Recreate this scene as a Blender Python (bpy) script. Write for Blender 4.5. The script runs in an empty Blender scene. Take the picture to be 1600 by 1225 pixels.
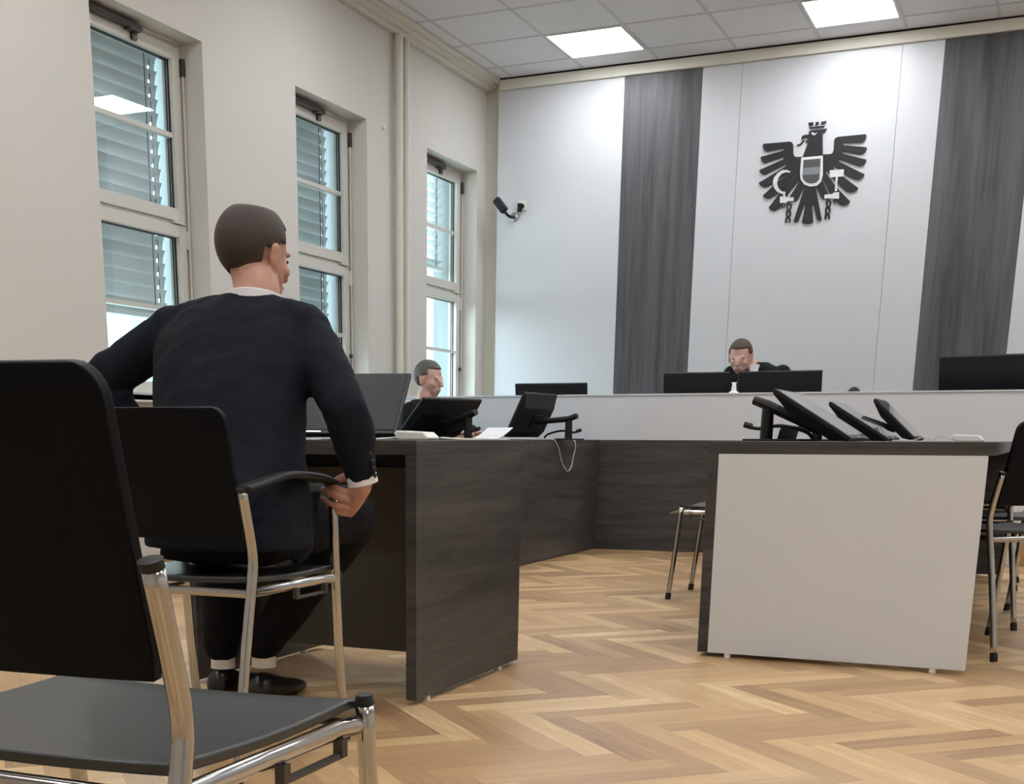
import bpy, bmesh, math, random
from mathutils import Vector, Matrix
random.seed(7)
S = bpy.context.scene
COL = S.collection
PI = math.pi

# ------------------------------------------------------------------ camera
FPX, CX, CY = 1991.1093, 676.4852, 1204.9728
AY, AP, AR = -0.4373, 0.2554, 0.0036
def _cam_rot():
    Rz = Matrix(((math.cos(AY), -math.sin(AY), 0), (math.sin(AY), math.cos(AY), 0), (0, 0, 1)))
    B = Matrix(((1, 0, 0), (0, 0, -1), (0, 1, 0)))
    P = Matrix(((1, 0, 0), (0, math.cos(AP), -math.sin(AP)), (0, math.sin(AP), math.cos(AP))))
    R = Matrix(((math.cos(AR), -math.sin(AR), 0), (math.sin(AR), math.cos(AR), 0), (0, 0, 1)))
    return R @ P @ B @ Rz
RC = _cam_rot()
CAM = Vector((0, 0, 0.75))
def at(u, v, y):
    """point of the photograph's ray (u, v) at room depth y"""
    d = RC.transposed() @ Vector(((u - CX) / FPX, (v - CY) / FPX, 1))
    return CAM + d * ((y - CAM.y) / d.y)
cd = bpy.data.cameras.new('camera'); cam = bpy.data.objects.new('camera', cd); COL.objects.link(cam)
cd.sensor_fit = 'HORIZONTAL'; cd.sensor_width = 36; cd.lens = FPX * 36 / 1600
cd.shift_x = (800 - CX) / 1600; cd.shift_y = (CY - 612.5) / 1600
cd.clip_start = 0.05; cd.clip_end = 200
m = Matrix.Identity(4)
for i in range(3):
    m[i][0] = RC[0][i]; m[i][1] = -RC[1][i]; m[i][2] = -RC[2][i]
    m[i][3] = CAM[i]
cam.matrix_world = m
S.camera = cam

# ------------------------------------------------------------------ world, exposure
w = bpy.data.worlds.new('sky'); S.world = w; w.use_nodes = True
bg = w.node_tree.nodes['Background']; bg.inputs[0].default_value = (0.84, 0.95, 1.0, 1); bg.inputs[1].default_value = 7.5
_tc = w.node_tree.nodes.new('ShaderNodeTexCoord'); _sp = w.node_tree.nodes.new('ShaderNodeSeparateXYZ'); _rp = w.node_tree.nodes.new('ShaderNodeValToRGB')
_rp.color_ramp.elements[0].position = 0.0; _rp.color_ramp.elements[0].color = (.16, .18, .17, 1)      # ground below the horizon
_rp.color_ramp.elements[1].position = .03; _rp.color_ramp.elements[1].color = (.76, .93, 1, 1)         # bright overcast sky
w.node_tree.links.new(_tc.outputs['Generated'], _sp.inputs[0]); w.node_tree.links.new(_sp.outputs['Z'], _rp.inputs[0]); w.node_tree.links.new(_rp.outputs[0], bg.inputs[0])
S.view_settings.view_transform = 'Standard'; S.view_settings.look = 'None'
S.view_settings.exposure = 1.03; S.view_settings.gamma = 1; S.view_settings.use_curve_mapping = False
LED = 9.0            # emission of the ceiling light panels

# ------------------------------------------------------------------ materials
def srgb(*c):
    return tuple(((x / 255) / 12.92 if x / 255 <= .04045 else ((x / 255 + .055) / 1.055) ** 2.4) for x in c) + (1,)
def mat(name, col, rough=.5, metal=0, spec=.5, coat=0, bump=None, emit=None, sheen=0, mottle=None):
    M = bpy.data.materials.new(name); M.use_nodes = True; nt = M.node_tree; b = nt.nodes['Principled BSDF']
    b.inputs['Base Color'].default_value = col; b.inputs['Roughness'].default_value = rough
    b.inputs['Metallic'].default_value = metal; b.inputs['Specular IOR Level'].default_value = spec
    b.inputs['Coat Weight'].default_value = coat; b.inputs['Sheen Weight'].default_value = sheen
    if emit:
        b.inputs['Emission Color'].default_value = emit[0]; b.inputs['Emission Strength'].default_value = emit[1]
    tc = nt.nodes.new('ShaderNodeTexCoord')
    if bump:
        n = nt.nodes.new('ShaderNodeTexNoise'); n.inputs['Scale'].default_value = bump[0]; n.inputs['Detail'].default_value = 3
        bp = nt.nodes.new('ShaderNodeBump'); bp.inputs['Strength'].default_value = bump[1]; bp.inputs['Distance'].default_value = bump[2]
        nt.links.new(tc.outputs['Object'], n.inputs['Vector']); nt.links.new(n.outputs['Fac'], bp.inputs['Height'])
        nt.links.new(bp.outputs['Normal'], b.inputs['Normal'])
    if mottle:
        n = nt.nodes.new('ShaderNodeTexNoise'); n.inputs['Scale'].default_value = mottle[0]; n.inputs['Detail'].default_value = 4
        r = nt.nodes.new('ShaderNodeValToRGB'); k = mottle[1]
        r.color_ramp.elements[0].position = .3; r.color_ramp.elements[1].position = .7
        r.color_ramp.elements[0].color = tuple(x * (1 - k) for x in col[:3]) + (1,)
        r.color_ramp.elements[1].color = tuple(min(1, x * (1 + k)) for x in col[:3]) + (1,)
        nt.links.new(tc.outputs['Object'], n.inputs['Vector']); nt.links.new(n.outputs['Fac'], r.inputs['Fac'])
        nt.links.new(r.outputs['Color'], b.inputs['Base Color'])
    return M
def wood_laminate(name, dark, light, scl, rough=.42):
    """printed wood grain laminate; scl stretches the grain"""
    M = mat(name, dark, rough, spec=.4); nt = M.node_tree; b = nt.nodes['Principled BSDF']
    tc = nt.nodes.new('ShaderNodeTexCoord'); mp = nt.nodes.new('ShaderNodeMapping'); mp.inputs['Scale'].default_value = scl
    n1 = nt.nodes.new('ShaderNodeTexNoise'); n1.inputs['Scale'].default_value = 1; n1.inputs['Detail'].default_value = 6; n1.inputs['Roughness'].default_value = .62; n1.inputs['Distortion'].default_value = .6
    mp2 = nt.nodes.new('ShaderNodeMapping'); mp2.inputs['Scale'].default_value = tuple(s * 5 for s in scl)
    n2 = nt.nodes.new('ShaderNodeTexNoise'); n2.inputs['Scale'].default_value = 1; n2.inputs['Detail'].default_value = 4
    mx = nt.nodes.new('ShaderNodeMath'); mx.operation = 'MULTIPLY_ADD'; mx.inputs[1].default_value = .35
    r = nt.nodes.new('ShaderNodeValToRGB'); r.color_ramp.elements[0].position = .5; r.color_ramp.elements[1].position = .85
    r.color_ramp.elements[0].color = dark; r.color_ramp.elements[1].color = light
    L = nt.links.new
    L(tc.outputs['Object'], mp.inputs['Vector']); L(mp.outputs['Vector'], n1.inputs['Vector'])
    L(tc.outputs['Object'], mp2.inputs['Vector']); L(mp2.outputs['Vector'], n2.inputs['Vector'])
    L(n2.outputs['Fac'], mx.inputs[0]); L(n1.outputs['Fac'], mx.inputs[2]); L(mx.outputs[0], r.inputs['Fac'])
    L(r.outputs['Color'], b.inputs['Base Color'])
    return M
def herringbone():
    M = bpy.data.materials.new('oak_herringbone'); M.use_nodes = True; nt = M.node_tree; b = nt.nodes['Principled BSDF']; L = nt.links.new
    def mth(op, a, c=None, d=None):
        n = nt.nodes.new('ShaderNodeMath'); n.operation = op
        for i, x in enumerate((a, c, d)):
            if x is None: continue
            if isinstance(x, (int, float)): n.inputs[i].default_value = x
            else: L(x, n.inputs[i])
        return n.outputs[0]
    W, N, Y0 = .0835, 6, 3.96
    tc = nt.nodes.new('ShaderNodeTexCoord'); sp = nt.nodes.new('ShaderNodeSeparateXYZ'); L(tc.outputs['Object'], sp.inputs[0])
    X, Y = sp.outputs['X'], mth('SUBTRACT', sp.outputs['Y'], Y0)
    k = 1 / (math.sqrt(2) * W)
    u = mth('MULTIPLY', mth('SUBTRACT', X, Y), k); v = mth('MULTIPLY', mth('ADD', X, Y), k)
    i, j = mth('FLOOR', u), mth('FLOOR', v); fu, fv = mth('SUBTRACT', u, i), mth('SUBTRACT', v, j)
    kk = mth('FLOORED_MODULO', mth('SUBTRACT', i, j), 2 * N)
    hor = mth('LESS_THAN', kk, N - .5)
    # along/across/ids for both orientations
    alH = mth('ADD', kk, fu); acH = fv; idHx, idHy = mth('SUBTRACT', i, kk), j
    km = mth('SUBTRACT', kk, N)
    alV = mth('ADD', mth('SUBTRACT', N - 1, km), fv); acV = fu; idVx, idVy = i, mth('ADD', j, km)
    def mix(a, c): return mth('ADD', mth('MULTIPLY', a, hor), mth('MULTIPLY', c, mth('SUBTRACT', 1, hor)))
    al, ac = mix(alH, alV), mix(acH, acV)
    idv = nt.nodes.new('ShaderNodeCombineXYZ'); L(mix(idHx, idVx), idv.inputs[0]); L(mix(idHy, idVy), idv.inputs[1]); L(hor, idv.inputs[2])
    wn = nt.nodes.new('ShaderNodeTexWhiteNoise'); wn.noise_dimensions = '3D'; L(idv.outputs[0], wn.inputs['Vector'])
    r1 = wn.outputs['Value']; sc = nt.nodes.new('ShaderNodeSeparateColor'); L(wn.outputs['Color'], sc.inputs[0])
    gv = nt.nodes.new('ShaderNodeCombineXYZ')
    L(mth('MULTIPLY', al, .22), gv.inputs[0]); L(mth('ADD', mth('MULTIPLY', ac, 2.2), mth('MULTIPLY', r1, 91)), gv.inputs[1]); L(mth('MULTIPLY', sc.outputs[0], 77), gv.inputs[2])
    g = nt.nodes.new('ShaderNodeTexNoise'); g.inputs['Scale'].default_value = 1.3; g.inputs['Detail'].default_value = 7; g.inputs['Roughness'].default_value = .6; g.inputs['Distortion'].default_value = .8
    L(gv.outputs[0], g.inputs['Vector'])
    ramp = nt.nodes.new('ShaderNodeValToRGB'); e = ramp.color_ramp.elements
    e[0].position = 0; e[0].color = srgb(146, 112, 82); e[1].position = 1; e[1].color = srgb(234, 208, 168)
    for p, c in ((.18, srgb(172, 137, 100)), (.5, srgb(194, 159, 115)), (.82, srgb(214, 181, 134))):
        q = e.new(p); q.color = c
    tone = mth('ADD', mth('MULTIPLY', r1, .75), mth('MULTIPLY', mth('SUBTRACT', g.outputs['Fac'], .32), .75))
    L(tone, ramp.inputs['Fac'])
    # joints
    ea = mth('MULTIPLY', mth('MINIMUM', ac, mth('SUBTRACT', 1, ac)), W)
    eb = mth('MULTIPLY', mth('MINIMUM', al, mth('SUBTRACT', N, al)), W)
    ed = mth('LESS_THAN', mth('MINIMUM', ea, eb), .0007)
    mxn = nt.nodes.new('ShaderNodeMix'); mxn.data_type = 'RGBA'; L(mth('MULTIPLY', ed, .55), mxn.inputs[0]); L(ramp.outputs[0], mxn.inputs[6]); mxn.inputs[7].default_value = srgb(105, 76, 48)
    L(mxn.outputs[2], b.inputs['Base Color'])
    b.inputs['Roughness'].default_value = .38; b.inputs['Specular IOR Level'].default_value = .45
    return M
def glass_mat(name, tint=(.93, .97, .97, 1)):
    M = bpy.data.materials.new(name); M.use_nodes = True; nt = M.node_tree
    for n in list(nt.nodes):
        if n.type == 'BSDF_PRINCIPLED': nt.nodes.remove(n)
    out = [n for n in nt.nodes if n.type == 'OUTPUT_MATERIAL'][0]
    t = nt.nodes.new('ShaderNodeBsdfTransparent'); t.inputs[0].default_value = tint
    g = nt.nodes.new('ShaderNodeBsdfGlossy'); g.inputs['Roughness'].default_value = 0
    ge = nt.nodes.new('ShaderNodeNewGeometry'); dp = nt.nodes.new('ShaderNodeVectorMath'); dp.operation = 'DOT_PRODUCT'
    nt.links.new(ge.outputs['Normal'], dp.inputs[0]); nt.links.new(ge.outputs['Incoming'], dp.inputs[1])
    def mth(op, x, y=0):
        q = nt.nodes.new('ShaderNodeMath'); q.operation = op
        if isinstance(x, (int, float)): q.inputs[0].default_value = x
        else: nt.links.new(x, q.inputs[0])
        q.inputs[1].default_value = y if isinstance(y, (int, float)) else 0
        return q
    k = mth('ABSOLUTE', dp.outputs['Value']); k = mth('MULTIPLY_ADD', k.outputs[0], -1); k.inputs[2].default_value = 1
    k = mth('POWER', k.outputs[0], 5); f = mth('MULTIPLY_ADD', k.outputs[0], .93); f.inputs[2].default_value = .07
    mx = nt.nodes.new('ShaderNodeMixShader')
    nt.links.new(f.outputs[0], mx.inputs[0]); nt.links.new(t.outputs[0], mx.inputs[1]); nt.links.new(g.outputs[0], mx.inputs[2]); nt.links.new(mx.outputs[0], out.inputs[0])
    return M

M_wall = mat('cream_wall_paint', srgb(208, 205, 199), .75, spec=.25, bump=(120, .08, .002))
M_reveal = mat('white_plaster', srgb(216, 215, 210), .8, spec=.2)
M_cream = mat('cream_gloss_trim', srgb(218, 215, 203), .5, spec=.3)
M_tile = mat('ceiling_tile', srgb(226, 226, 230), .9, spec=.1, mottle=(160, .04))
M_grid = mat('ceiling_grid', srgb(198, 198, 202), .5)
M_gap = mat('shadow_gap_black', srgb(20, 20, 22), .8)
M_floor = herringbone()
M_lgrey = mat('light_grey_laminate', srgb(206, 208, 213), .33, spec=.45, bump=(900, .03, .0006))
M_greige = mat('warm_grey_laminate', srgb(214, 216, 219), .5, spec=.35, bump=(900, .03, .0006))
M_dwoodV = wood_laminate('dark_grey_wood_vertical_grain', srgb(64, 64, 67), srgb(99, 98, 103), (9, 9, .5), .45)
M_dwoodH = wood_laminate('dark_grey_wood_horizontal_grain', srgb(52, 51, 52), srgb(84, 81, 79), (1.1, 1.1, 16), .4)
M_winframe = mat('grey_white_window_frame', srgb(205, 203, 196), .4)
M_gasket = mat('black_gasket', srgb(22, 34, 42), .5)
M_hard = mat('dark_steel_hardware', srgb(78, 74, 70), .4, metal=.6)
M_glass = glass_mat('window_glass')
M_slat = mat('grey_blind_slat', srgb(196, 200, 202), .5)
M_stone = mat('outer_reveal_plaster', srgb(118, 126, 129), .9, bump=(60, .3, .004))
M_chrome = mat('chrome', (.50, .50, .50, 1), .13, metal=1)
M_steel = mat('brushed_silver', (.7, .7, .72, 1), .3, metal=1)
M_black = mat('black_lacquered_plywood', srgb(40, 44, 46), .38, spec=.5, coat=.1)
M_back = mat('black_backrest_lacquer', srgb(6, 10, 17), .45, spec=.12)
M_blackfab = mat('black_upholstery', srgb(13, 15, 19), .85, spec=.2, bump=(700, .5, .001))
M_blackpl = mat('black_plastic', srgb(13, 15, 18), .5, spec=.4, bump=(1500, .1, .0004))
M_rubber = mat('black_rubber', srgb(24, 24, 25), .6)
M_screen = mat('matt_screen', srgb(44, 49, 50), .6, spec=.25)
M_screenoff = mat('satin_screen', srgb(30, 34, 36), .25, spec=1.0, coat=1)
M_white = mat('white_plastic', srgb(232, 233, 228), .35)
M_paper = mat('white_paper', srgb(235, 235, 238), .7)
M_tan = mat('tan_paper', srgb(190, 160, 120), .7)
M_emblem = mat('emblem_black', srgb(28, 29, 33), .45)
M_emb_lt = mat('emblem_light', srgb(214, 215, 217), .5)
M_emb_g1 = mat('shield_dark_grey', srgb(72, 74, 78), .5)
M_emb_g2 = mat('shield_mid_grey', srgb(122, 126, 130), .5)
M_suit = mat('navy_black_suit_cloth', srgb(17, 22, 31), .85, spec=.2, bump=(500, .25, .0008))
M_trouser = mat('dark_navy_trousers', srgb(9, 12, 19), .85, spec=.2, bump=(500, .25, .0008))
M_robe = mat('black_robe', srgb(11, 12, 15), .8, spec=.25)
M_shirt = mat('white_shirt', srgb(232, 232, 236), .7)
M_skin = mat('skin', srgb(188, 143, 126), .5, spec=.35, mottle=(35, .08))
M_skin2 = mat('paler_skin', srgb(206, 165, 152), .5, spec=.35, mottle=(35, .06))
M_hairb = mat('dark_brown_hair', srgb(58, 48, 42), .6, bump=(260, .8, .003))
M_hairg = mat('dark_grey_hair', srgb(88, 86, 84), .6, bump=(260, .8, .003))
M_hairm = mat('brown_hair', srgb(74, 60, 50), .6, bump=(260, .8, .003))
M_shoe = mat('black_leather', srgb(26, 26, 28), .3)
M_sock = mat('white_sock', srgb(225, 222, 212), .8)
M_red = mat('dark_red_cloth', srgb(120, 50, 50), .8)
M_eye = mat('eye', srgb(60, 45, 38), .2)
M_woodbase = mat('oak_baseboard', srgb(176, 138, 92), .45, mottle=(12, .12))
M_outdoor = mat('outdoor_render_wall', srgb(120, 190, 190), .9, mottle=(1.2, .3))
M_cable = mat('white_cable', srgb(214, 214, 210), .5)
M_led = mat('led_diffuser', (1, 1, 1, 1), .5, emit=((.955, .98, 1, 1), LED))

# ------------------------------------------------------------------ helpers
class MB:
    def __init__(s): s.bm = bmesh.new()
    def _add(s, verts, faces):
        vs = [s.bm.verts.new(v) for v in verts]
        for f in faces:
            try: s.bm.faces.new([vs[i] for i in f])
            except ValueError: pass
        return vs
    def box(s, x0, x1, y0, y1, z0, z1, M=None):
        v = [Vector(p) for p in ((x0, y0, z0), (x1, y0, z0), (x1, y1, z0), (x0, y1, z0), (x0, y0, z1), (x1, y0, z1), (x1, y1, z1), (x0, y1, z1))]
        if M: v = [M @ p for p in v]
        s._add(v, ((3, 2, 1, 0), (4, 5, 6, 7), (0, 1, 5, 4), (1, 2, 6, 5), (2, 3, 7, 6), (3, 0, 4, 7))); return s
    def rings(s, rs, cap=True):
        """loft of equal-length rings"""
        n = len(rs[0]); vs = [[s.bm.verts.new(p) for p in r] for r in rs]
        for a, b in zip(vs, vs[1:]):
            for i in range(n): s.bm.faces.new((a[i], a[(i + 1) % n], b[(i + 1) % n], b[i]))
        if cap:
            s.bm.faces.new(vs[0][::-1]); s.bm.faces.new(vs[-1])
        return s
    def tube(s, pts, r, n=12, flat=1.0, cap=True):
        """swept tube; r number or list"""
        pts = [Vector(p) for p in pts]; R = r if isinstance(r, (list, tuple)) else [r] * len(pts)
        ref = None; rs = []
        for i, p in enumerate(pts):
            t = (pts[min(i + 1, len(pts) - 1)] - pts[max(i - 1, 0)]).normalized()
            if ref is None:
                up = Vector((0, 0, 1)) if abs(t.z) < .9 else Vector((0, 1, 0))
                a = t.cross(up).normalized()
            else:
                a = (ref - t * ref.dot(t)).normalized()
            ref = a; c = t.cross(a)
            rs.append([p + a * math.cos(2 * PI * k / n) * R[i] + c * math.sin(2 * PI * k / n) * R[i] * flat for k in range(n)])
        return s.rings(rs, cap)
    def cyl(s, p0, p1, r, n=20): return s.tube([p0, p1], r, n)
    def ell(s, c, r, rot=None, seg=20, rng=12):
        mt = Matrix.Translation(Vector(c)) @ (rot.to_4x4() if rot else Matrix.Identity(4)) @ Matrix.Diagonal((*r, 1))
        bmesh.ops.create_uvsphere(s.bm, u_segments=seg, v_segments=rng, radius=1, matrix=mt); return s
    def prism(s, poly, f0, f1):
        """poly 2d, f0/f1 map (a,b)->3d for both faces"""
        n = len(poly); a = [f0(*p) for p in poly]; b = [f1(*p) for p in poly]
        s._add(a + b, [tuple(range(n))[::-1], tuple(range(n, 2 * n))] + [(i, (i + 1) % n, n + (i + 1) % n, n + i) for i in range(n)]); return s
    def build(s, name, material, parent=None, bevel=0, smooth=False, local=False, seg=2):
        bmesh.ops.recalc_face_normals(s.bm, faces=s.bm.faces)
        if parent is not None and not local:
            bmesh.ops.transform(s.bm, matrix=world_of(parent).inverted(), verts=s.bm.verts)
        me = bpy.data.meshes.new(name); s.bm.to_mesh(me); s.bm.free()
        o = bpy.data.objects.new(name, me); COL.objects.link(o); me.materials.append(material)
        if smooth:
            for p in me.polygons: p.use_smooth = True
            if smooth != 'all':
                try: me.set_sharp_from_angle(angle=math.radians(40))
                except Exception: pass
        if bevel:
            md = o.modifiers.new('bevel', 'BEVEL'); md.width = bevel; md.segments = seg; md.limit_method = 'ANGLE'; md.angle_limit = math.radians(40)
        if parent is not None: o.parent = parent
        return o
def world_of(o):
    mt = o.matrix_basis.copy()
    while o.parent: o = o.parent; mt = o.matrix_basis @ mt
    return mt
def tag(o, label=None, cat=None, group=None, kind=None):
    if label: o['label'] = label
    if cat: o['category'] = cat
    if group: o['group'] = group
    if kind: o['kind'] = kind
    return o
def empty(name, loc=(0, 0, 0), rz=0, **k):
    o = bpy.data.objects.new(name, None); COL.objects.link(o); o.location = loc; o.rotation_euler = (0, 0, rz); o.empty_display_size = .1
    return tag(o, **k)
def copy_tree(o, parent=None):
    c = o.copy(); COL.objects.link(c)
    if parent: c.parent = parent
    for ch in list(o.children): copy_tree(ch, c)
    return c
def smooth_pts(pts, n=6):
    pts = [Vector(p) for p in pts]; out = []
    for i in range(len(pts) - 1):
        p0, p1, p2, p3 = pts[max(i - 1, 0)], pts[i], pts[i + 1], pts[min(i + 2, len(pts) - 1)]
        for k in range(n):
            t = k / n
            out.append(.5 * ((2 * p1) + (-p0 + p2) * t + (2 * p0 - 5 * p1 + 4 * p2 - p3) * t * t + (-p0 + 3 * p1 - 3 * p2 + p3) * t ** 3))
    return out + [pts[-1]]
def remeshed(mb, name, material, parent, voxel, smooth=4, disp=None):
    """union of everything in mb as one continuous surface"""
    bmesh.ops.recalc_face_normals(mb.bm, faces=mb.bm.faces)
    me = bpy.data.meshes.new('tmp'); mb.bm.to_mesh(me); mb.bm.free()
    o = bpy.data.objects.new('tmp', me); COL.objects.link(o)
    r = o.modifiers.new('r', 'REMESH'); r.mode = 'VOXEL'; r.voxel_size = voxel
    if smooth:
        q = o.modifiers.new('s', 'SMOOTH'); q.factor = .5; q.iterations = smooth
    if disp:
        tx = bpy.data.textures.new('folds', 'CLOUDS'); tx.noise_scale = disp[0]; tx.noise_depth = 2
        d = o.modifiers.new('d', 'DISPLACE'); d.texture = tx; d.strength = disp[1]; d.mid_level = .5; d.texture_coords = 'LOCAL'
    dg = bpy.context.evaluated_depsgraph_get(); dg.update()
    me2 = bpy.data.meshes.new_from_object(o.evaluated_get(dg)); me2.name = name
    bpy.data.objects.remove(o); bpy.data.meshes.remove(me)
    me2.materials.clear(); me2.materials.append(material)
    for p in me2.polygons: p.use_smooth = True
    if parent is not None: me2.transform(world_of(parent).inverted())
    ob = bpy.data.objects.new(name, me2); COL.objects.link(ob)
    if parent is not None: ob.parent = parent
    return ob

# ------------------------------------------------------------------ the room
WX = -4.513; BY = 10.67; CZ = 3.58; RX = 3.3; NY = -2.6
tag(MB().box(WX - .1, RX, NY, BY, -.06, 0).build('floor', M_floor), kind='structure')
# left wall with three openings (inner and outer leaf)
WIN = [(5.628, 6.585), (7.585, 8.535), (9.510, 10.470)]
Z0, Z1 = .93, 2.88
def wall_with_holes(x0, x1, grow, mb):
    ys = [NY] + [v for a, b in WIN for v in (a - grow, b + grow)] + [BY + .1]
    for i in range(0, len(ys), 2): mb.box(x0, x1, ys[i], ys[i + 1], 0, CZ + .1)
    for a, b in WIN:
        mb.box(x0, x1, a - grow, b + grow, 0, Z0); mb.box(x0, x1, a - grow, b + grow, Z1 + grow, CZ + .1)
mb = MB(); wall_with_holes(-4.66, WX, 0, mb); wl = tag(mb.build('wall_left', M_wall), kind='structure')
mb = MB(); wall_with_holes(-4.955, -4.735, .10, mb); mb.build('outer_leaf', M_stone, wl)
tag(MB().box(WX - .6, RX, BY, BY + .15, 0, CZ + .1).build('wall_back', M_cream), kind='structure')
tag(MB().box(RX, RX + .15, NY, BY + .15, 0, CZ + .1).build('wall_right', M_wall), kind='structure')
tag(MB().box(WX - .6, RX, NY - .15, NY, 0, CZ + .1).build('wall_rear', M_wall), kind='structure')
# ceiling: tile slab, grid bars
TX, TY = .603, .634
GX0, GY0 = -1.504 * 2.83, 3.631 * 2.83
ceil = tag(MB().box(WX - .1, RX, NY, BY, CZ, CZ + .08).build('ceiling', M_tile), kind='structure')
mb = MB(); x = GX0 - TX
while x < RX:
    mb.box(x - .012, x + .012, NY, BY - .09, CZ - .002, CZ + .004); x += TX
y = GY0 + TY
while y > NY:
    if y < BY - .1: mb.box(WX, RX, y - .012, y + .012, CZ - .0025, CZ + .004)
    y -= TY
mb.build('ceiling_grid', M_grid, ceil)
# lights
protoL = None
for r in range(5):  # last row is unseen, added to brighten the near half of the room
    for c in range(4):
        cx = GX0 + TX * (1.5 + 3 * c); cy = GY0 - TY * (.5 + 4 * r)
        if protoL is None:
            L0 = empty('ceiling_light', (cx, cy, CZ))
            h, g = TX / 2 - .012, TY / 2 - .012
            mb = MB()
            mb.box(-h, h, -g, -g + .014, -.008, .0); mb.box(-h, h, g - .014, g, -.008, 0); mb.box(-h, -h + .014, -g, g, -.008, 0); mb.box(h - .014, h, -g, g, -.008, 0)
            mb.build('frame', M_white, L0, local=True)
            MB().box(-h + .014, h - .014, -g + .014, g - .014, -.006, -.001).build('diffuser', M_led, L0, local=True)
            protoL = L0; o = L0
        else:
            o = copy_tree(protoL); o.location = (cx, cy, CZ)
        o['category'] = 'ceiling light'; o['group'] = 'square light panels in the ceiling'
        rowt = ('in the row next to the emblem wall', 'in the second row from the emblem wall', 'in the third row from the emblem wall', 'in the fourth row from the emblem wall', 'in the added row farthest from the emblem')[r]
        colt = ('nearest the windows', 'second from the windows', 'third from the windows', 'farthest from the windows')[c]
        o['label'] = 'square white light panel %s, %s' % (rowt, colt)
# cornice, fascia, pipe box
mb = MB(); mb.box(WX, WX + .05, NY, BY, CZ - .075, CZ); mb.box(WX, WX + .095, NY, BY, CZ - .05, CZ); mb.box(WX, WX + .15, NY, BY, CZ - .022, CZ)
tag(mb.build('trim_1', M_cream, bevel=.004), kind='structure')
tag(MB().box(-4.37, RX, BY - .10, BY, 3.492, 3.566).build('trim_2', M_cream, bevel=.003), kind='structure')
tag(MB().box(-4.37, RX, BY - .095, BY - .01, 3.566, 3.5795).build('gap_shade_strip', M_gap), kind='structure')  # black strip stands in for shade in the gap over the fascia
tag(MB().box(WX, WX + .018, NY, BY, 0, .09).build('baseboard_left', M_woodbase, bevel=.003), kind='structure')
# cladding of the emblem wall
PF = 10.6
pans = [(-4.385, -3.32, 0), (-3.32, -2.706, 1), (-2.706, -2.404, 0), (-2.404, -1.264, 0), (-1.264, -.977, 0), (-.977, -.358, 1), (-.358, .9, 0), (.9, 2.2, 0), (2.2, RX, 0)]
names = ['wide light grey wall panel beside the window wall, behind the camera bracket',
         'dark grey wood wall panel left of the eagle emblem',
         'narrow light grey wall panel next to the left dark wood panel',
         'light grey wall panel that carries the black eagle emblem',
         'narrow light grey wall panel next to the right dark wood panel',
         'dark grey wood wall panel right of the eagle emblem',
         'light grey wall panel right of the right dark wood panel',
         'light grey wall panel second to the right of the right dark wood panel',
         'light grey wall panel at the far right end of the emblem wall']
for (a, b, d), n in zip(pans, names):
    o = MB().box(a + .0012, b - .0012, PF, BY - .001, .002, 3.49).build('wall_panel', M_dwoodV if d else M_lgrey)
    tag(o, n, 'wall panel', 'vertical panels cladding the emblem wall')
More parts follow.
